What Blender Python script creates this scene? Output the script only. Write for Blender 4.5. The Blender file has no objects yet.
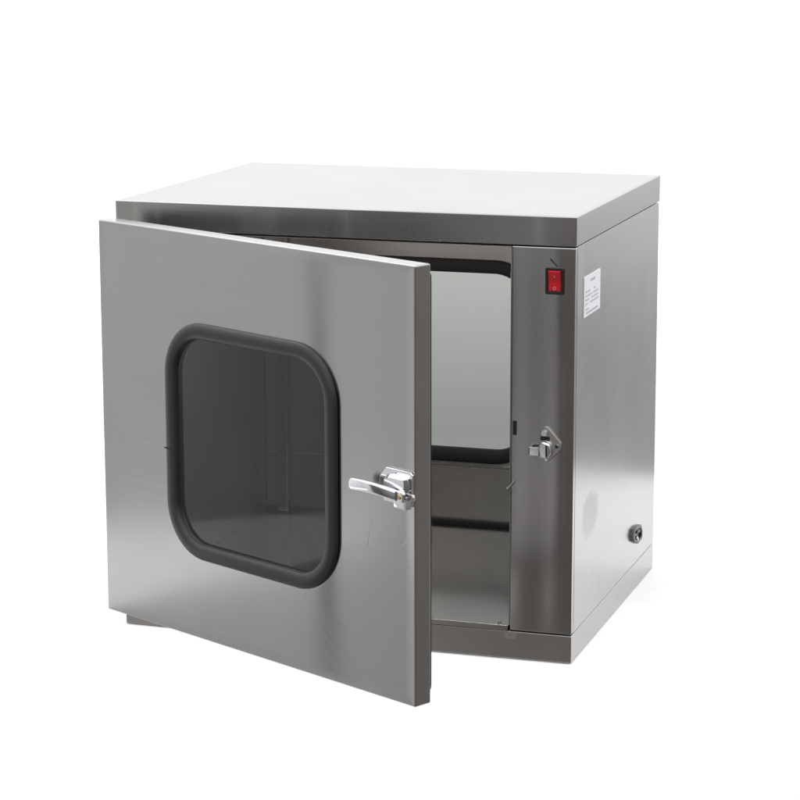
import bpy, bmesh, math, random
from mathutils import Vector, Matrix
random.seed(4)
S = bpy.context.scene
COL = S.collection
PI = math.pi

# ------------------------------------------------------------------ numbers
W, D, H = 0.66, 0.5283, 0.6136          # cabinet outside size, metres
LIDT, BASET = 0.0399, 0.0391            # lid skirt and base heights
DW, DH, DT = 0.6203, 0.5532, 0.0267     # door leaf
DOOR_LOC = (0.0055, -0.0733, 0.0426)
DOOR_ROT = -0.4917

# ------------------------------------------------------------------ materials
def new_mat(name):
    m = bpy.data.materials.new(name); m.use_nodes = True
    nt = m.node_tree; nt.nodes.clear()
    out = nt.nodes.new('ShaderNodeOutputMaterial')
    b = nt.nodes.new('ShaderNodeBsdfPrincipled')
    nt.links.new(b.outputs[0], out.inputs[0])
    return m, nt, b

def steel(name, base=(0.418, 0.410, 0.404), rough=0.24, aniso=0.6, brush='H', smudge=0.05, marks=()):
    m, nt, b = new_mat(name)
    N = nt.nodes.new; L = nt.links.new
    tc = N('ShaderNodeTexCoord')
    geo = N('ShaderNodeNewGeometry')
    b.inputs['Metallic'].default_value = 1.0
    b.inputs['Anisotropic'].default_value = aniso
    b.inputs['Anisotropic Rotation'].default_value = 0.25
    # tangent: horizontal direction lying in the sheet
    cr = N('ShaderNodeVectorMath'); cr.operation = 'CROSS_PRODUCT'
    cr.inputs[1].default_value = (0.0003, 0.004, 1) if brush != 'TOP' else (0, 1, 0.002)
    L(geo.outputs['True Normal'], cr.inputs[0])
    L(cr.outputs[0], b.inputs['Tangent'])
    # brushing: noise stretched along the grain
    mp = N('ShaderNodeMapping')
    mp.inputs['Scale'].default_value = {'H': (2.2, 2.2, 300), 'V': (160, 160, 1.6), 'TOP': (2.2, 300, 300)}[brush]
    L(tc.outputs['Object'], mp.inputs[0])
    n1 = N('ShaderNodeTexNoise'); n1.inputs['Scale'].default_value = 1.0; n1.inputs['Detail'].default_value = 3
    L(mp.outputs[0], n1.inputs['Vector'])
    # cloudy wipe marks
    n2 = N('ShaderNodeTexNoise'); n2.inputs['Scale'].default_value = 9; n2.inputs['Detail'].default_value = 5
    n2.inputs['Roughness'].default_value = 0.6
    L(tc.outputs['Object'], n2.inputs['Vector'])
    a = N('ShaderNodeMath'); a.operation = 'MULTIPLY_ADD'
    a.inputs[1].default_value = 0.04; a.inputs[2].default_value = rough - 0.02
    L(n1.outputs[0], a.inputs[0])
    a2 = N('ShaderNodeMath'); a2.operation = 'MULTIPLY_ADD'
    a2.inputs[1].default_value = smudge * 2
    L(n2.outputs[0], a2.inputs[0]); L(a.outputs[0], a2.inputs[2])
    a3 = N('ShaderNodeMath'); a3.operation = 'SUBTRACT'; a3.inputs[1].default_value = smudge; a3.use_clamp = True
    L(a2.outputs[0], a3.inputs[0]); L(a3.outputs[0], b.inputs['Roughness'])
    # tint varies a little along the grain and in clouds
    mx = N('ShaderNodeMix'); mx.data_type = 'RGBA'
    mx.inputs[6].default_value = tuple(c * 0.93 for c in base) + (1,)
    mx.inputs[7].default_value = tuple(c * 1.07 for c in base) + (1,)
    ad = N('ShaderNodeMath'); ad.operation = 'MULTIPLY_ADD'; ad.inputs[1].default_value = 0.5
    half = N('ShaderNodeMath'); half.operation = 'MULTIPLY'; half.inputs[1].default_value = 0.5
    L(n2.outputs[0], half.inputs[0]); L(n1.outputs[0], ad.inputs[0]); L(half.outputs[0], ad.inputs[2])
    L(ad.outputs[0], mx.inputs[0]); L(mx.outputs[2], b.inputs['Base Color'])
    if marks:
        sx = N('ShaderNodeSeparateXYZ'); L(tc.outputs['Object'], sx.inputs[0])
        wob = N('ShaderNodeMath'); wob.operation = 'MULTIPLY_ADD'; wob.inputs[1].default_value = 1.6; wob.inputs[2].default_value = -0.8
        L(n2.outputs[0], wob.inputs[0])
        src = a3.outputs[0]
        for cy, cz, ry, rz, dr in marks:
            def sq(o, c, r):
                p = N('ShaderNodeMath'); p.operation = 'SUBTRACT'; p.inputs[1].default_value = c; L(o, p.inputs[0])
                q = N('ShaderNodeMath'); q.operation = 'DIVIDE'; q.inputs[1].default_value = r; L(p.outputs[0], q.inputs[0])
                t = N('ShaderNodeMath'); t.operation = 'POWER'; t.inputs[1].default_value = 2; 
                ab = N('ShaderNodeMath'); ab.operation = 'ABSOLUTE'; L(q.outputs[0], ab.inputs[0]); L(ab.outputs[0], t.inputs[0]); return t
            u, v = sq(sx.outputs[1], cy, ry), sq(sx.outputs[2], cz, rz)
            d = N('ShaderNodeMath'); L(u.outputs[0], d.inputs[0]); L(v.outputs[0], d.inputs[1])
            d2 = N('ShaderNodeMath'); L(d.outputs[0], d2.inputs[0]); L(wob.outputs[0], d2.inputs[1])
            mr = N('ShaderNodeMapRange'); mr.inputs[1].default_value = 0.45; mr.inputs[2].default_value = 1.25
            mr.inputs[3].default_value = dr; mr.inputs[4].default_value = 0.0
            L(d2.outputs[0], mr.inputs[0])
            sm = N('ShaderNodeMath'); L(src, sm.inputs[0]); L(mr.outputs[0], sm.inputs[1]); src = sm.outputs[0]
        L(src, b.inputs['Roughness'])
    return m

def plain(name, col, rough=0.5, metal=0.0, bump=0.0, scale=300, spec=0.5):
    m, nt, b = new_mat(name)
    N = nt.nodes.new; L = nt.links.new
    tc = N('ShaderNodeTexCoord')
    n = N('ShaderNodeTexNoise'); n.inputs['Scale'].default_value = scale; n.inputs['Detail'].default_value = 4
    L(tc.outputs['Object'], n.inputs['Vector'])
    mx = N('ShaderNodeMix'); mx.data_type = 'RGBA'
    mx.inputs[6].default_value = tuple(c * 0.88 for c in col) + (1,)
    mx.inputs[7].default_value = tuple(min(1, c * 1.12) for c in col) + (1,)
    L(n.outputs[0], mx.inputs[0]); L(mx.outputs[2], b.inputs['Base Color'])
    b.inputs['Roughness'].default_value = rough; b.inputs['Metallic'].default_value = metal
    b.inputs['Specular IOR Level'].default_value = spec
    if bump:
        bp = N('ShaderNodeBump'); bp.inputs['Distance'].default_value = bump
        L(n.outputs[0], bp.inputs['Height']); L(bp.outputs[0], b.inputs['Normal'])
    return m

def glass(name, tint, rough=0.02):
    m = bpy.data.materials.new(name); m.use_nodes = True
    nt = m.node_tree; nt.nodes.clear(); N = nt.nodes.new; L = nt.links.new
    out = N('ShaderNodeOutputMaterial')
    tr = N('ShaderNodeBsdfTransparent'); tr.inputs[0].default_value = tint + (1,)
    gl = N('ShaderNodeBsdfGlossy'); gl.inputs['Roughness'].default_value = rough
    fr = N('ShaderNodeFresnel'); fr.inputs[0].default_value = 1.52
    tc = N('ShaderNodeTexCoord')
    n = N('ShaderNodeTexNoise'); n.inputs['Scale'].default_value = 14; n.inputs['Detail'].default_value = 6
    L(tc.outputs['Object'], n.inputs['Vector'])
    ml = N('ShaderNodeMath'); ml.operation = 'MULTIPLY_ADD'; ml.inputs[1].default_value = 0.08; ml.inputs[2].default_value = rough
    L(n.outputs[0], ml.inputs[0]); L(ml.outputs[0], gl.inputs['Roughness'])
    mix = N('ShaderNodeMixShader')
    ge = N('ShaderNodeNewGeometry')          # reflect at the outer face only: the ray is not bent, so no inner total reflection
    inv = N('ShaderNodeMath'); inv.operation = 'SUBTRACT'; inv.inputs[0].default_value = 1.0; L(ge.outputs['Backfacing'], inv.inputs[1])
    fm = N('ShaderNodeMath'); fm.operation = 'MULTIPLY'; L(fr.outputs[0], fm.inputs[0]); L(inv.outputs[0], fm.inputs[1])
    L(fm.outputs[0], mix.inputs[0]); L(tr.outputs[0], mix.inputs[1]); L(gl.outputs[0], mix.inputs[2])
    L(mix.outputs[0], out.inputs[0])
    return m

M = {}
M['door'] = steel('brushed_steel_door', rough=0.21, aniso=0.6)
M['body'] = steel('brushed_steel_body', rough=0.26, aniso=0.4)
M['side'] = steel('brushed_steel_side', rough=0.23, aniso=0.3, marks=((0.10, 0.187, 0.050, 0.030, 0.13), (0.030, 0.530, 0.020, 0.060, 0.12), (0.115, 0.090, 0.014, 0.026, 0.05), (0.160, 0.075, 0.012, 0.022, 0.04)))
M['stile'] = steel('brushed_steel_stile', rough=0.19, aniso=0.4, brush='V')
M['top'] = steel('brushed_steel_top', base=(0.425, 0.422, 0.420), rough=0.28, aniso=0.3, brush='TOP')
M['inner'] = steel('polished_steel_inner', rough=0.17, aniso=0.2, smudge=0.03)
M['lining'] = steel('dull_steel_lining', rough=0.40, aniso=0.2, smudge=0.06)
M['backdoor'] = steel('brushed_steel_back_door', rough=0.30, aniso=0.3, smudge=0.05)
M['chrome'] = plain('chrome', (0.80, 0.80, 0.83), rough=0.035, metal=1.0, scale=60)
M['pin'] = plain('screw_steel', (0.55, 0.54, 0.52), rough=0.3, metal=1.0)
M['pin_dark'] = plain('dull_pin_steel', (0.22, 0.21, 0.20), rough=0.35, metal=1.0)
M['rubber'] = plain('dark_grey_rubber', (0.019, 0.019, 0.022), rough=0.42, bump=0.00004, scale=900)
M['black_rubber'] = plain('black_rubber', (0.007, 0.007, 0.008), rough=0.8, spec=0.25)
M['black'] = plain('black_plastic', (0.012, 0.012, 0.013), rough=0.35)
M['red'] = plain('red_switch_plastic', (0.55, 0.012, 0.022), rough=0.2)
M['mark'] = plain('faded_switch_mark', (0.60, 0.22, 0.20), rough=0.5)
M['paper'] = plain('label_paper', (0.80, 0.81, 0.84), rough=0.6)
M['ink'] = plain('label_ink', (0.40, 0.42, 0.48), rough=0.6)
M['pen'] = plain('pen_ink', (0.02, 0.02, 0.022), rough=0.6)
M['weld'] = plain('ground_weld', (0.44, 0.42, 0.39), rough=0.5, metal=1.0, scale=220)
M['scuff'] = plain('bare_scratch', (0.85, 0.84, 0.82), rough=0.6, metal=1.0)
M['brass'] = plain('brass', (0.60, 0.42, 0.18), rough=0.3, metal=1.0)
M['glass_front'] = glass('smoked_front_glass', (0.59, 0.605, 0.595))
M['glass_back'] = glass('grey_back_glass', (0.535, 0.543, 0.531))
M['floor'] = plain('white_paper_sweep', (0.86, 0.86, 0.86), rough=0.9, scale=8, spec=0.1)

# ------------------------------------------------------------------ mesh helpers
def link(name, bm, mat, parent=None, smooth=40, loc=None, rot=None):
    lim = math.radians(smooth)
    bmesh.ops.recalc_face_normals(bm, faces=bm.faces[:])
    for f in bm.faces: f.smooth = True
    for e in bm.edges:
        if len(e.link_faces) == 2:
            e.smooth = e.calc_face_angle(0) < lim
        else:
            e.smooth = False
    me = bpy.data.meshes.new(name); bm.to_mesh(me); bm.free()
    me.materials.append(mat)
    o = bpy.data.objects.new(name, me); COL.objects.link(o)
    wn = o.modifiers.new('normals', 'WEIGHTED_NORMAL'); wn.keep_sharp = True; wn.weight = 80
    if loc: o.location = loc
    if rot: o.rotation_euler = rot
    if parent: o.parent = parent
    return o

def box(bm, x0, x1, y0, y1, z0, z1, bev=0.0012, seg=2):
    t = bmesh.new()
    r = bmesh.ops.create_cube(t, size=1)
    for v in t.verts:
        v.co = Vector(((x0 + x1) / 2 + v.co.x * (x1 - x0), (y0 + y1) / 2 + v.co.y * (y1 - y0), (z0 + z1) / 2 + v.co.z * (z1 - z0)))
    if bev:
        bmesh.ops.bevel(t, geom=t.edges[:], offset=bev, segments=seg, profile=0.5, affect='EDGES')
    merge(bm, t)

def merge(bm, t, mat=None):
    me = bpy.data.meshes.new('tmp'); t.to_mesh(me); t.free()
    if mat is not None: me.transform(mat)
    bm.from_mesh(me); bpy.data.meshes.remove(me)

def cut(bm, axis, vals):
    n = [0, 0, 0]; n[axis] = 1
    for v in vals:
        p = [0, 0, 0]; p[axis] = v
        bmesh.ops.bisect_plane(bm, geom=bm.verts[:] + bm.edges[:] + bm.faces[:], plane_co=p, plane_no=n, dist=1e-6)

def lin(a, b, n): return [a + (b - a) * (i + 1) / (n + 1) for i in range(n)]

def rrect(x0, x1, z0, z1, r, k=10, m=10):
    """rounded rectangle, counter-clockwise, same number of points whatever r"""
    pts = []
    cs = [(x1 - r, z0 + r, -90), (x1 - r, z1 - r, 0), (x0 + r, z1 - r, 90), (x0 + r, z0 + r, 180)]
    for i, (cx, cz, a0) in enumerate(cs):
        arc = [(cx + r * math.cos(math.radians(a0 + 90 * j / k)), cz + r * math.sin(math.radians(a0 + 90 * j / k))) for j in range(k + 1)]
        pts += arc
        nx, nz, na = cs[(i + 1) % 4]
        s = (nx + r * math.cos(math.radians(na)), nz + r * math.sin(math.radians(na)))
        e = arc[-1]
        pts += [(e[0] + (s[0] - e[0]) * j / m, e[1] + (s[1] - e[1]) * j / m) for j in range(1, m)]
    return pts

def loft(bm, loops, closed=False):
    """loops: lists of 3-D points of one length; each loop is cyclic"""
    vs = [[bm.verts.new(p) for p in lp] for lp in loops]
    n = len(vs[0]); R = len(vs)
    for i in range(R if closed else R - 1):
        a, b = vs[i], vs[(i + 1) % R]
        for j in range(n):
            bm.faces.new((a[j], a[(j + 1) % n], b[(j + 1) % n], b[j]))
    return vs

def prism(bm, pts, y0, y1, bev=0.0, seg=2):
    """polygon in x-z, extruded in y"""
    t = bmesh.new()
    a = [t.verts.new((x, y0, z)) for x, z in pts]; b = [t.verts.new((x, y1, z)) for x, z in pts]
    t.faces.new(a); t.faces.new(b[::-1]); n = len(pts)
    for i in range(n): t.faces.new((a[i], b[i], b[(i + 1) % n], a[(i + 1) % n]))
    bmesh.ops.recalc_face_normals(t, faces=t.faces[:])
    if bev: bmesh.ops.bevel(t, geom=t.edges[:], offset=bev, segments=seg, profile=0.5, affect='EDGES')
    merge(bm, t)

def cyl(bm, p, q, r, n=20, bev=0.0, r2=None):
    t = bmesh.new(); p = Vector(p); q = Vector(q); d = q - p
    bmesh.ops.create_cone(t, cap_ends=True, segments=n, radius1=r, radius2=r if r2 is None else r2, depth=d.length)
    if bev:
        bmesh.ops.bevel(t, geom=[e for e in t.edges if abs(e.verts[0].co.z - e.verts[1].co.z) < 1e-6], offset=bev, segments=2, affect='EDGES')
    m = Matrix.Translation((p + q) / 2) @ d.to_track_quat('Z', 'Y').to_matrix().to_4x4()
    merge(bm, t, m)

def empty(name, loc=(0, 0, 0)):
    o = bpy.data.objects.new(name, None); o.location = loc; COL.objects.link(o); return o

# ------------------------------------------------------------------ cabinet
cab = empty('pass_through_cabinet')
cab['label'] = 'brushed stainless steel cabinet with its windowed front door hanging ajar'
cab['category'] = 'pass box'

def g(x, c, w): return math.exp(-((x - c) / w) ** 2)

# lid: a folded tray, a millimetre proud of the body all round
bm = bmesh.new()
box(bm, -0.001, W + 0.001, -0.001, D + 0.001, H - LIDT, H, 0.0016, 3)
cut(bm, 0, lin(-0.001, W + 0.001, 120)); cut(bm, 1, lin(0, D, 20))
for v in bm.verts:
    if v.co.y < 0.001:                                  # slight bow of the long front skirt
        v.co.y += 0.0019 * math.sin(v.co.x * 7.0 + 2.6) + 0.0004 + 0.0003 * math.sin(31 * v.co.x) - 0.0010 * g(v.co.x, 0.02, 0.05) - 0.0007 * g(v.co.x, 0.63, 0.03)
lid = link('lid', bm, M['top'], cab)

# base plinth
bm = bmesh.new()
box(bm, 0.0, W, 0.0, D, 0.0, BASET, 0.0014, 3)
link('base', bm, M['body'], cab)
bm = bmesh.new()
prism(bm, [(0.5655, 0.0300), (0.573, 0.0275), (0.5825, 0.0290), (0.584, 0.0365), (0.577, 0.0385), (0.567, 0.0380)], -0.0006, 0.001)
link('weld_patch', bm, M['weld'], cab)

Z0, Z1 = BASET + 0.0014, H - LIDT - 0.0014   # body between base seam and lid seam
SX = 0.5727                                  # inner edge of the right-hand service column

# right side panel, gently oil-canned
bm = bmesh.new()
box(bm, W - 0.0015, W, 0.0122, D - 0.0005, Z0, Z1, 0.0003, 1)
cut(bm, 1, lin(0.0122, D - 0.0005, 30)); cut(bm, 2, lin(Z0, Z1, 34))
SIDE_WARP = True
for v in bm.verts:
    if v.co.x > W - 0.0008:
        y, z = v.co.y / D, (v.co.z - Z0) / (Z1 - Z0)
        e = min(1, 6 * y) * min(1, 6 * (1 - y)) * min(1, 8 * z) * min(1, 8 * (1 - z))
        v.co.x += e * (0.0008 * math.sin(PI * z) * math.sin(PI * y) + 0.0003 * math.sin(7 * z + 3 * y))
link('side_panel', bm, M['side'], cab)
bm = bmesh.new(); box(bm, 0.0, 0.0015, 0.0005, D - 0.0005, Z0, Z1, 0.0004, 1)
link('side_panel', bm, M['body'], cab)

# front column (stile) with a rounded fold and shallow bow
bm = bmesh.new()
box(bm, SX, W, 0.0, 0.0120, Z0, Z1, 0.0018, 4)
cut(bm, 0, lin(SX, W, 40)); cut(bm, 2, lin(Z0, Z1, 24))
def column_bow(t, z):
    n_, a_ = 24, 0.0
    for i_ in range(n_):
        q = t * (i_ + 0.5) / n_
        a_ += -0.060 * g(q, 0.02, 0.17) - 0.045 * g(q, 0.60 + 0.05 * math.sin(5 * z), 0.15) + 0.018
    return a_ / n_ * t * (W - SX)
for v in bm.verts:
    if v.co.y < 0.004:
        v.co.y += column_bow((v.co.x - SX) / (W - SX), v.co.z) * min(1, (v.co.z - Z0) * 40) * min(1, (Z1 - v.co.z) * 40)
link('front_column', bm, M['stile'], cab)
# rear column, left posts
bm = bmesh.new(); box(bm, SX, W - 0.0016, D - 0.012, D, Z0, Z1, 0.0015, 2); link('rear_column', bm, M['stile'], cab)
bm = bmesh.new(); box(bm, 0.0016, 0.028, 0.0, 0.012, Z0, Z1, 0.0015, 2); link('hinge_post', bm, M['stile'], cab)

# chamber lining
bm = bmesh.new(); box(bm, SX - 0.0015, SX - 0.0001, 0.001, 0.498, BASET + 0.0085, Z1 - 0.0024, 0.0003, 1); link('chamber_wall', bm, M['lining'], cab)
bm = bmesh.new(); box(bm, 0.0262, 0.0276, 0.0125, 0.498, BASET + 0.0085, Z1 - 0.0024, 0.0003, 1); link('chamber_wall', bm, M['lining'], cab)
bm = bmesh.new(); box(bm, 0.0262, SX - 0.0001, 0.0005, 0.498, Z1 - 0.0022, Z1 - 0.0008, 0.0003, 1); link('chamber_ceiling', bm, M['lining'], cab)
bm = bmesh.new()
box(bm, 0.0285, SX - 0.0018, -0.0004, 0.4985, BASET + 0.0004, BASET + 0.0080, 0.0012, 2)
cut(bm, 1, lin(0, 0.4985, 18)); cut(bm, 0, lin(0.0285, SX, 18))
for v in bm.verts:
    if v.co.z > BASET + 0.006: v.co.z += 0.0003 * math.sin(9 * v.co.y) * math.sin(7 * v.co.x) + 0.0070 * v.co.y / 0.4985
link('chamber_floor', bm, M['inner'], cab)

# ------------------------------------------------------------------ door leaves
GX0, GX1, GZ0, GZ1 = 0.1425, 0.4815, 0.1115, 0.4345     # gasket outside, door-local
def door_leaf(name, mat, warp, back_open=True):
    bm = bmesh.new()
    hx0, hx1, hz0, hz1, hr = GX0 + 0.0115, GX1 - 0.0115, GZ0 + 0.0115, GZ1 - 0.0115, 0.062
    def P(x0, x1, z0, z1, r, y): return [(x, y, z) for x, z in rrect(x0, x1, z0, z1, r, 10, 22)]
    def ring(t):
        a = rrect(hx0, hx1, hz0, hz1, hr, 10, 22); e = 0.0018
        b = rrect(e, DW - e, e, DH - e, 0.0006, 10, 22)
        return [(p[0] + (q[0] - p[0]) * t, p[1] + (q[1] - p[1]) * t) for p, q in zip(a, b)]
    wide = rrect(hx0 - 0.019, hx1 + 0.012, hz0 - 0.012, hz1 + 0.012, hr + 0.015, 10, 22)   # hollow leaf: the cut-out opens towards the back
    loops = [[(x, DT, z) for x, z in wide], [(x, 0.0004, z) for x, z in ring(0)], [(x, 0, z) for x, z in ring(0)]]
    ts = [i / 26 for i in range(1, 26)] + [0.985, 0.997, 1.0]
    for t in ts:
        loops.append([(x, warp(x, z) * min(1, (1 - t) * 14) , z) for x, z in ring(t)])
    R = 0.0018
    for a in (30, 60, 90):
        c, s = math.cos(math.radians(a)), math.sin(math.radians(a)); e = R - R * s
        loops.append(P(e, DW - e, e, DH - e, 0.0008 + (R - e) * 0.8, R - R * c))
    for a in (0, 45, 90):
        c, s = math.cos(math.radians(a)), math.sin(math.radians(a)); e = R - R * c
        loops.append(P(e, DW - e, e, DH - e, 0.0022, DT - R + R * s))
    loft(bm, loops, closed=True)
    return bm

def gasket_bm(y0, proud, depth, inner_lip=True):
    """D-shaped rubber section run round the window; y0 face plane, proud towards -y"""
    bm = bmesh.new(); loops = []
    n = 13; w = 0.0215
    prof = []
    for i in range(n):
        a = PI * i / (n - 1)
        prof.append((w / 2 - w / 2 * math.cos(a), -proud * math.sin(a) ** 0.75))
    prof += [(w, depth), (0.0130, depth), (0.0130, 0.0004), (0.0, 0.0004)]
    for e, y in prof:
        loops.append([(x, y0 + y, z) for x, z in rrect(GX0 + e, GX1 - e, GZ0 + e, GZ1 - e, 0.075 - e * 0.98, 16, 14)])
    loft(bm, loops, closed=True)
    return bm

def pane_bm(y0, y1):
    bm = bmesh.new()
    prism(bm, rrect(GX0 + 0.0132, GX1 - 0.0132, GZ0 + 0.0132, GZ1 - 0.0132, 0.060, 10, 3), y0, y1)
    return bm

def door_warp(x, z):
    s = x / DW; t = z / DH
    w = 0.00115 * math.tanh((x - 0.452 - 0.02 * (0.5 - t)) / 0.021) - 0.0023 * (s - 0.73) * (0.6 + 0.4 * t)
    w += 0.0007 * math.sin(PI * t) * math.sin(PI * s) + 0.0002 * math.sin(5.3 * x * 2 + 4 * z) * math.sin(9 * z + 1)
    return w

door = link('door', door_leaf('door', M['door'], door_warp), M['door'], cab, smooth=36, loc=DOOR_LOC, rot=(0, 0, DOOR_ROT))
door['label'] = 'front door swung partly open'
link('window_glass', pane_bm(0.0034, 0.0074), M['glass_front'], door)
bm = gasket_bm(0.0, 0.0070, 0.0032)
gk = link('window_gasket', bm, M['rubber'], door)
# rubber joint of the gasket ends
bm = bmesh.new(); box(bm, GX0 - 0.0003, GX0 + 0.0130, -0.0074, 0.0, 0.2560, 0.2570, 0.0003, 1)
link('gasket_joint', bm, M['black_rubber'], door)
# soft closing seal behind the door edge
bm = bmesh.new()
def sealpts(e): return rrect(e, DW - e, e, DH - e, 0.010, 6, 4)
loft(bm, [[(x, y, z) for x, z in sealpts(e)] for e, y in ((0.007, DT - 0.0002), (0.0065, DT + 0.006), (0.009, DT + 0.010), (0.014, DT + 0.010), (0.018, DT + 0.006), (0.018, DT - 0.0002))], closed=True)
link('door_seal', bm, M['black_rubber'], door)

# lever latch, door-local: s along x, out of the face is -y
bm = bmesh.new()
oct_ = [(0.5600, 0.272), (0.5695, 0.2560), (0.6165, 0.2560), (0.6190, 0.258), (0.6190, 0.2955), (0.6150, 0.2990), (0.5720, 0.2990), (0.5610, 0.286)]
prism(bm, oct_, -0.0035, -0.0004, 0.0010, 2)
prism(bm, [(0.572, 0.280), (0.580, 0.2665), (0.614, 0.2665), (0.6170, 0.271), (0.6170, 0.290), (0.613, 0.2945), (0.586, 0.2945), (0.574, 0.289)], -0.0120, -0.003, 0.0048, 1)
prism(bm, [(0.595, 0.253), (0.618, 0.253), (0.618, 0.270), (0.595, 0.270)], -0.013, -0.003, 0.002, 2)
link('handle_base', bm, M['chrome'], door)
# lever: lofted strap that swells, arches and ends in a rounded tip
bm = bmesh.new(); secs = []
n = 34
for i in range(n + 1):
    t = (i / n) ** 1.5
    u = min(1, t / 0.10); k_ = math.sqrt(max(0.004, 1 - (1 - u) ** 2))
    s = 0.5225 + (0.606 - 0.5225) * t
    zc = 0.2728 - 0.0020 * t + 0.0030 * math.sin(PI * t)
    hh = (0.0082 - 0.0014 * t) * k_
    y = -0.0195 - 0.0050 * math.sin(PI * min(1, t * 0.95)) + 0.0030 * t
    th = (0.0022 + 0.0016 * t) * (0.4 + 0.6 * k_)
    lp = []
    for k in range(28):
        a = 2 * PI * k / 28
        ca, sa = math.cos(a), math.sin(a)
        lp.append((s, y + th * math.copysign(abs(sa) ** 0.75, sa), zc + hh * math.copysign(abs(ca) ** 0.62, ca)))
    secs.append(lp)
vs = loft(bm, secs); bm.faces.new(vs[0]); bm.faces.new(vs[-1][::-1])
link('handle_lever', bm, M['chrome'], door, smooth=60)
bm = bmesh.new()
prism(bm, [(0.604, 0.2640), (0.616, 0.2630), (0.6175, 0.2655), (0.6175, 0.2745), (0.615, 0.2770), (0.604, 0.2770)], -0.0185, -0.0125, 0.0018, 3)
link('handle_pivot', bm, M['chrome'], door)
bm = bmesh.new()
cyl(bm, (0.6115, -0.0198, 0.2695), (0.6115, -0.0180, 0.2695), 0.0026, 18, 0.0005)
link('pivot_screw', bm, M['brass'], door)
bm = bmesh.new()
prism(bm, [(0.612, 0.2640), (0.6255, 0.2650), (0.6275, 0.2695), (0.6255, 0.2735), (0.612, 0.2740)], -0.0105, -0.006, 0.0012, 2)
link('handle_tongue', bm, M['pin'], door)
# scratches left on the sheet by the catch
bm = bmesh.new()
def scratch(x0, z0, x1, z1, w):
    dx, dz = x1 - x0, z1 - z0; l = math.hypot(dx, dz); nx, nz = -dz / l * w / 2, dx / l * w / 2
    y = min(door_warp(x0, z0), door_warp(x1, z1)) - 0.00025
    prism(bm, [(x0 - nx * .3, z0 - nz * .3), (x1 - nx, z1 - nz), (x1 + nx, z1 + nz), (x0 + nx * .3, z0 + nz * .3)], y, y + 0.0004)
for a in ((0.5860, 0.188, 0.6150, 0.2235, 0.0007), (0.6010, 0.182, 0.6170, 0.2010, 0.0006), (0.5330, 0.190, 0.5410, 0.2260, 0.00025), (0.5920, 0.205, 0.6040, 0.2190, 0.0003), (0.6060, 0.176, 0.6150, 0.1870, 0.0003)):
    bm = bmesh.new(); scratch(*a); link('scratch', bm, M['scuff'], door)

# hinges between post and door
for hz in (0.10, 0.50):
    bm = bmesh.new()
    cyl(bm, (0.0135, -0.020, hz), (0.0135, -0.020, hz + 0.05), 0.006, 16, 0.001)
    box(bm, 0.0105, 0.0165, -0.020, 0.001, hz, hz + 0.05, 0.0006, 1)
    t = bmesh.new(); box(t, -0.003, 0.003, -0.034, 0.0, 0.002, 0.048, 0.0006, 1)
    merge(bm, t, Matrix.Translation((0.0135, -0.020, hz)) @ Matrix.Rotation(-0.25, 4, 'Z'))
    link('hinge', bm, M['pin'], cab)

# back door, closed, seen from inside: inner face looks to -y
bd = link('back_door', door_leaf('back_door', M['inner'], lambda x, z: 0.0008 * math.sin(5 * x) * math.sin(6 * z)), M['backdoor'], cab, smooth=36, loc=(0.0035, 0.5005, 0.0426))
bd['label'] = 'closed back door seen through the opening'
link('window_glass', pane_bm(0.0122, 0.0160), M['glass_back'], bd)
link('window_gasket', gasket_bm(0.0, 0.007, 0.012), M['black_rubber'], bd)
bm = bmesh.new(); box(bm, 0.03, DW - 0.06, -0.0022, -0.0002, 0.1035, 0.1085, 0.0008, 2)
link('window_bead', bm, M['inner'], bd)
bm = bmesh.new(); box(bm, 0.027, 0.565, -0.008, -0.0005, 0.0100, 0.0182, 0.002, 2)
link('bottom_seal', bm, M['black_rubber'], bd)

bm = bmesh.new(); box(bm, 0.0520, 0.0700, 0.4880, 0.4998, 0.0560, Z1 - 0.004, 0.0025, 3)
link('frame_bar', bm, M['stile'], cab)

# ------------------------------------------------------------------ fittings on the front column
sw = None
bm = bmesh.new()
loft_l = []
x0, x1, z0, z1 = 0.6195, 0.6455, 0.5095, 0.5455
yf = -0.0006
for e, y in ((0.0, 0.002), (0.0, yf - 0.0015), (0.0008, yf - 0.0024), (0.0036, yf - 0.0024), (0.0042, yf - 0.0018), (0.0042, 0.002)):
    loft_l.append([(x, y, z) for x, z in rrect(x0 + e, x1 - e, z0 + e, z1 - e, max(0.0004, 0.002 - e * 0.4), 4, 3)])
loft(bm, loft_l, closed=True)
sw = link('power_switch', bm, M['black'], cab)
bm = bmesh.new()
pr = [(0.0, 0.5135), (-0.0030, 0.5140), (-0.0026, 0.5270), (-0.0062, 0.5400), (-0.0058, 0.5413), (-0.001, 0.5416)]
t = bmesh.new()
a = [t.verts.new((0.6240, y, z)) for y, z in pr]; b = [t.verts.new((0.6410, y, z)) for y, z in pr]
t.faces.new(a); t.faces.new(b[::-1])
for i in range(len(pr)): t.faces.new((a[i], b[i], b[(i + 1) % len(pr)], a[(i + 1) % len(pr)]))
bmesh.ops.recalc_face_normals(t, faces=t.faces[:])
bmesh.ops.bevel(t, geom=t.edges[:], offset=0.0006, segments=2, affect='EDGES')
merge(bm, t)
link('rocker', bm, M['red'], sw)
bm = bmesh.new()
ro = [(0.6325 + 0.0022 * math.cos(i * PI / 10), 0.5178 + 0.0024 * math.sin(i * PI / 10)) for i in range(20)]
ri = [(0.6325 + 0.0012 * math.cos(i * PI / 10), 0.5178 + 0.0014 * math.sin(i * PI / 10)) for i in range(20)]
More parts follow.
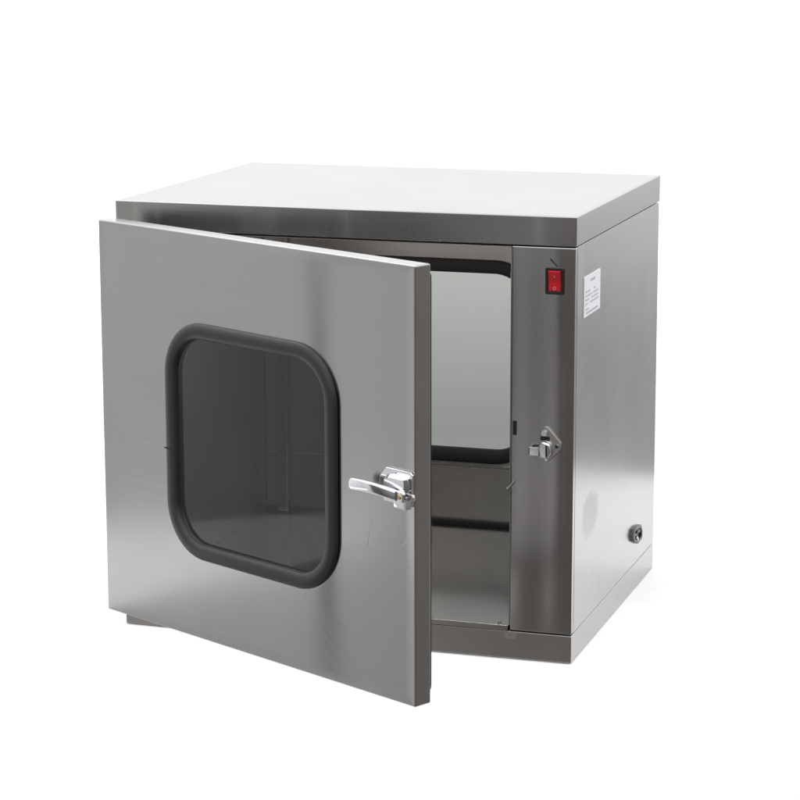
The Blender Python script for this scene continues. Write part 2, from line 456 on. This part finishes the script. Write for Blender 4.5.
loft(bm, [[(x, -0.0034, z) for x, z in ro], [(x, -0.0034, z) for x, z in ri], [(x, -0.0025, z) for x, z in ri], [(x, -0.0025, z) for x, z in ro]], closed=True)
box(bm, 0.6320, 0.6330, -0.0048, -0.0030, 0.5325, 0.5365, 0)
link('rocker_mark', bm, M['mark'], sw)
bm = bmesh.new()
def stroke(bm, x0, z0, x1, z1, w, y0, y1):
    dx, dz = x1 - x0, z1 - z0; l = math.hypot(dx, dz); nx, nz = -dz / l * w / 2, dx / l * w / 2
    prism(bm, [(x0 - nx, z0 - nz), (x1 - nx * .7, z1 - nz * .7), (x1 + nx * .7, z1 + nz * .7), (x0 + nx, z0 + nz)], y0, y1)
stroke(bm, 0.6258, 0.5570, 0.6355, 0.5468, 0.0019, -0.0014, 0.0004)
link('pen_stroke', bm, M['pen'], cab)

# keeper the lever hooks into
bm = bmesh.new()
dia = [(0.6145, 0.3220), (0.6195, 0.3300), (0.6250, 0.3300), (0.6440, 0.3080), (0.6452, 0.3035), (0.6435, 0.2990), (0.6290, 0.2835), (0.6220, 0.2805), (0.6150, 0.2840), (0.6125, 0.2900)]
prism(bm, dia, -0.0045, 0.0006, 0.0009, 2)
kp = link('latch_keeper', bm, M['pin'], cab)
bm = bmesh.new()
prism(bm, [(0.6150, 0.2880), (0.6270, 0.2865), (0.6330, 0.2960), (0.6300, 0.3080), (0.6200, 0.3110), (0.6140, 0.3040)], -0.0135, -0.004, 0.003, 3)
box(bm, 0.6005, 0.6160, -0.0125, -0.0085, 0.2905, 0.3025, 0.0012, 2)
box(bm, 0.6005, 0.6035, -0.0125, -0.0012, 0.2905, 0.3025, 0.0010, 2)
link('keeper_hook', bm, M['chrome'], kp)
bm = bmesh.new(); box(bm, 0.6155, 0.6285, -0.0052, -0.004, 0.3105, 0.3165, 0.0004, 1)  # black block standing in for shadow in the keeper's recess
link('keeper_shade', bm, M['black'], kp)
bm = bmesh.new(); box(bm, 0.6050, 0.6140, -0.0118, -0.0020, 0.2925, 0.3005, 0.0004, 1)  # black block behind the hook, stands in for shadow in the gap
link('hook_shade', bm, M['black'], kp)
bm = bmesh.new()
cyl(bm, (0.6215, -0.0085, 0.3215), (0.6215, -0.004, 0.3215), 0.0042, 18, 0.001)
cyl(bm, (0.6385, -0.0068, 0.3040), (0.6385, -0.004, 0.3040), 0.0026, 14, 0.0006)
cyl(bm, (0.6240, -0.0068, 0.2850), (0.6240, -0.004, 0.2850), 0.0022, 14, 0.0006)
link('screw_head', bm, M['chrome'], kp)
# door sensor slot and pin on the edge of the column
bm = bmesh.new(); box(bm, 0.5758, 0.5812, -0.0018, 0.002, 0.3150, 0.3350, 0.0012, 2)
link('sensor_slot', bm, M['black'], cab)
bm = bmesh.new()
cyl(bm, (0.5715, -0.006, 0.2420), (0.5805, 0.0005, 0.2530), 0.0012, 10)
cyl(bm, (0.5700, -0.0072, 0.2402), (0.5715, -0.006, 0.2420), 0.0022, 12, 0.0004)
link('locating_pin', bm, M['pin_dark'], cab)
bm = bmesh.new(); cyl(bm, (0.556, 0.010, BASET + 0.0078), (0.556, 0.010, BASET + 0.0108), 0.0025, 14, 0.0008)
link('floor_screw', bm, M['pin'], cab)
# small pips under the lid
bm = bmesh.new()
for x in (0.4725,): cyl(bm, (x, -0.0012, H - LIDT + 0.0015), (x, 0.001, H - LIDT + 0.0015), 0.0018, 10)
link('rivet', bm, M['pin'], cab)

# ------------------------------------------------------------------ fittings on the side panel
def side_obj(name, bm, mat, parent=None): return link(name, bm, mat, parent or cab)
def yz_prism(bm, pts, x0, x1, bev=0.0, seg=2):
    t = bmesh.new()
    a = [t.verts.new((x0, y, z)) for y, z in pts]; b = [t.verts.new((x1, y, z)) for y, z in pts]
    t.faces.new(a); t.faces.new(b[::-1]); n = len(pts)
    for i in range(n): t.faces.new((a[i], b[i], b[(i + 1) % n], a[(i + 1) % n]))
    bmesh.ops.recalc_face_normals(t, faces=t.faces[:])
    if bev: bmesh.ops.bevel(t, geom=t.edges[:], offset=bev, segments=seg, affect='EDGES')
    merge(bm, t)
LX = W + 0.0012
bm = bmesh.new(); yz_prism(bm, [(0.0465, 0.4712), (0.1400, 0.4712), (0.1400, 0.5262), (0.0465, 0.5262)], LX - 0.002, LX)
lab = side_obj('rating_label', bm, M['paper'])
lab['label'] = 'white printed paper sticker'
bm = bmesh.new()
def words(z, y0, y1, h, gaps=True):
    y = y0
    while y < y1 - 0.002:
        l = min(random.uniform(0.006, 0.014), y1 - y)
        yz_prism(bm, [(y, z), (y + l, z), (y + l, z + h), (y, z + h)], LX, LX + 0.0003)
        y += l + 0.0025
words(0.5165, 0.082, 0.108, 0.0030)
words(0.5040, 0.053, 0.082, 0.0018); words(0.5040, 0.100, 0.112, 0.0018)
words(0.4985, 0.053, 0.090, 0.0018); words(0.4985, 0.098, 0.132, 0.0018)
words(0.4930, 0.053, 0.075, 0.0018); words(0.4930, 0.090, 0.126, 0.0018)
words(0.4875, 0.053, 0.066, 0.0018); words(0.4875, 0.080, 0.130, 0.0018)
words(0.4800, 0.053, 0.074, 0.0018)
words(0.4745, 0.060, 0.126, 0.0026)
side_obj('printed_text', bm, M['ink'], lab)

# mains inlet
bm = bmesh.new(); loops = []
IN = [(0.3590, 0.0925), (0.3670, 0.1005), (0.3850, 0.1010), (0.4170, 0.0960), (0.4250, 0.0850), (0.4255, 0.0740), (0.4200, 0.0715), (0.3965, 0.0712), (0.3680, 0.0820)]
def inl(e):
    cy = sum(p[0] for p in IN) / len(IN); cz = sum(p[1] for p in IN) / len(IN)
    return [(y + (cy - y) * e / 0.030, z + (cz - z) * e / 0.0150) for y, z in IN]
for e, x in ((0, W - 0.001), (0, W + 0.0040), (0.0012, W + 0.0052), (0.0052, W + 0.0052), (0.0060, W + 0.0040), (0.0060, W + 0.0016)):
    loops.append([(x, y, z) for y, z in inl(e)])
vs = loft(bm, loops); bm.faces.new(vs[-1])
soc = side_obj('power_inlet', bm, M['black'])
bm = bmesh.new()
cyl(bm, (W + 0.0012, 0.3915, 0.0800), (W + 0.0060, 0.3915, 0.0800), 0.0042, 16, 0.0014)
side_obj('contact_pin', bm, M['chrome'], soc)
bm = bmesh.new()
yz_prism(bm, [(0.3900, 0.0885), (0.4120, 0.0850), (0.4140, 0.0905), (0.3900, 0.0945)], W + 0.0012, W + 0.0048, 0.001)
side_obj('fuse_drawer', bm, M['rubber'], soc)

# ------------------------------------------------------------------ white paper sweep under and behind
bm = bmesh.new()
yv = [(i / 40) ** 1.5 for i in range(41)]
xs = lin(-0.62, 1.15, 59); xs = [-0.62] + xs + [1.15]
def front_edge(x):  # edge shaped so the base reflects dark, the door's lower left bright
    t = min(1, max(0, (-0.02 - x) / 0.45)); return -0.004 - 0.60 * t * t * (3 - 2 * t)
grid = [[bm.verts.new((x, front_edge(x) + (1.15 - front_edge(x)) * y, -0.0005)) for x in xs] for y in yv]
for i in range(len(yv) - 1):
    for j in range(len(xs) - 1):
        bm.faces.new((grid[i][j], grid[i][j + 1], grid[i + 1][j + 1], grid[i + 1][j]))
fl = link('floor', bm, M['floor']); fl['kind'] = 'structure'

# ------------------------------------------------------------------ light
w = bpy.data.worlds.new('World'); S.world = w; w.use_nodes = True
nt = w.node_tree; nt.nodes.clear(); N = nt.nodes.new; L = nt.links.new
wo = N('ShaderNodeOutputWorld'); bg = N('ShaderNodeBackground'); L(bg.outputs[0], wo.inputs[0])
tc = N('ShaderNodeTexCoord'); sp = N('ShaderNodeSeparateXYZ'); L(tc.outputs['Generated'], sp.inputs[0])
at = N('ShaderNodeMath'); at.operation = 'ARCTAN2'; L(sp.outputs[0], at.inputs[0]); L(sp.outputs[1], at.inputs[1])
az = N('ShaderNodeMath'); az.operation = 'MULTIPLY_ADD'; az.inputs[1].default_value = 1 / (2 * PI); az.inputs[2].default_value = 0.5
L(at.outputs[0], az.inputs[0])
def ramp(stops, src):
    r = N('ShaderNodeValToRGB'); cr = r.color_ramp
    while len(cr.elements) > 1: cr.elements.remove(cr.elements[-1])
    for i, (p, c) in enumerate(stops):
        e = cr.elements[0] if i == 0 else cr.elements.new(p)
        e.position = p
        if not isinstance(c, tuple): c = (c, c, c)
        e.color = c + (1,)
    L(src, r.inputs[0]); return r
# made-up surround tuned for the steel's reflections: 0 front, .25 left, .5 behind, .75 right (brightness / 2)
AZ = [(0.0, (0.082, 0.074, 0.069)), (0.0375, (0.077, 0.069, 0.065)), (0.0455, (0.145, 0.134, 0.127)), (0.056, (0.25, 0.24, 0.225)), (0.068, (0.36, 0.35, 0.33)),
      (0.10, 0.26), (0.17, 0.05), (0.191, 0.07), (0.203, 0.375), (0.226, 0.37), (0.245, 0.43), (0.27, 0.50), (0.36, 0.54),
      (0.62, 0.40), (0.66, (0.14, 0.13, 0.122)), (0.74, (0.125, 0.118, 0.113)), (0.80, 0.10), (0.9, 0.07), (1.0, (0.082, 0.074, 0.069))]
ra = ramp(AZ, az.outputs[0])
em = N('ShaderNodeMath'); em.operation = 'MULTIPLY_ADD'; em.inputs[1].default_value = 0.5; em.inputs[2].default_value = 0.5
L(sp.outputs[2], em.inputs[0])
# added white glow behind the set, brighter towards the top
eb = ramp([(0.0, 0.50), (0.385, 0.51), (0.398, 0.53), (0.427, 0.84), (0.46, 0.90), (0.595, (0.73, 0.735, 0.75)), (0.75, 0.70), (1.0, 0.6)], em.outputs[0])
er = ramp([(0.0, 0.54), (0.345, 0.53), (0.38, 0.28), (0.402, 0.18), (0.42, 0.21), (0.447, 0.46), (0.465, 0.60), (0.595, 0.80), (0.75, 0.70), (1.0, 0.6)], em.outputs[0])  # dim band added out of view to darken the side panel's reflection
mr = ramp([(0.0, 0.0), (0.490, 0.0), (0.528, 1.0), (1.0, 1.0)], az.outputs[0])
bk = N('ShaderNodeMix'); bk.data_type = 'RGBA'
L(mr.outputs[0], bk.inputs[0]); L(eb.outputs[0], bk.inputs[6]); L(er.outputs[0], bk.inputs[7])
# surround dimmed towards the ground to darken the lower door
ef = ramp([(0.0, 0.65), (0.354, 0.78), (0.385, 0.90), (0.405, 0.98), (0.43, 1.0), (1.0, 1.0)], em.outputs[0])
ml = N('ShaderNodeMix'); ml.data_type = 'RGBA'; ml.blend_type = 'MULTIPLY'; ml.inputs[0].default_value = 1.0
L(ra.outputs[0], ml.inputs[6]); L(ef.outputs[0], ml.inputs[7])
mk = ramp([(0.0, 0.0), (0.33, 0.0), (0.39, 1.0), (0.585, 1.0), (0.63, 0.0), (1.0, 0.0)], az.outputs[0])
# white glow overhead for the rest of the surround
el = ramp([(0.0, 0.0), (0.53, 0.0), (0.60, 0.45), (0.75, 0.65), (1.0, 0.7)], em.outputs[0])
mx = N('ShaderNodeMix'); mx.data_type = 'RGBA'
L(el.outputs[0], mx.inputs[0]); L(ml.outputs[2], mx.inputs[6]); mx.inputs[7].default_value = (1.0, 1.0, 1.02, 1)
mb = N('ShaderNodeMix'); mb.data_type = 'RGBA'
L(mk.outputs[0], mb.inputs[0]); L(mx.outputs[2], mb.inputs[6]); L(bk.outputs[2], mb.inputs[7])
L(mb.outputs[2], bg.inputs[0]); bg.inputs[1].default_value = 2.0

def area(name, loc, target, sx, sy, power, col=(1, 1, 1)):
    l = bpy.data.lights.new(name, 'AREA'); l.shape = 'RECTANGLE'; l.size = sx; l.size_y = sy; l.energy = power; l.color = col
    o = bpy.data.objects.new(name, l); COL.objects.link(o); o.location = loc
    o.rotation_euler = (Vector(target) - Vector(loc)).to_track_quat('-Z', 'Y').to_euler()
    return o
area('overhead_fill', (1.35, -0.15, 2.4), (0.75, 0.25, 0), 2.2, 1.6, 20)  # added fill light, unseen, floods the floor white around the base
area('left_fill', (-0.9, 0.3, 2.2), (-0.35, 0.1, 0), 1.2, 1.2, 11)  # added fill light, unseen, whitens the floor left of the door

area('chamber_fill', (0.32, 0.24, Z1 - 0.006), (0.32, 0.24, 0), 0.40, 0.06, 2.1, (1, 0.93, 0.86))  # added fill light, unseen, lifts the dark chamber behind the glass

# ------------------------------------------------------------------ camera
cam = bpy.data.cameras.new('camera'); co = bpy.data.objects.new('camera', cam); COL.objects.link(co); S.camera = co
co.location = (1.4495996, -3.2269224, 1.0346205)
yaw, pit, rol = -0.31004724, -0.19838457, -0.0022841
fw = Vector((math.sin(yaw) * math.cos(pit), math.cos(yaw) * math.cos(pit), math.sin(pit)))
rt = fw.cross(Vector((0, 0, 1))).normalized(); up = rt.cross(fw)
r2 = rt * math.cos(rol) + up * math.sin(rol); u2 = -rt * math.sin(rol) + up * math.cos(rol)
co.matrix_world = Matrix(((r2.x, u2.x, -fw.x, co.location.x), (r2.y, u2.y, -fw.y, co.location.y), (r2.z, u2.z, -fw.z, co.location.z), (0, 0, 0, 1)))
cam.sensor_width = 36; cam.lens = 2528.163 / 800 * 36; cam.clip_end = 500
S.view_settings.view_transform = 'Standard'; S.view_settings.look = 'None'
S.view_settings.exposure = 0; S.view_settings.gamma = 1
S.render.resolution_x = S.render.resolution_y = 1024
S.cycles.max_bounces = 12; S.cycles.transparent_max_bounces = 12
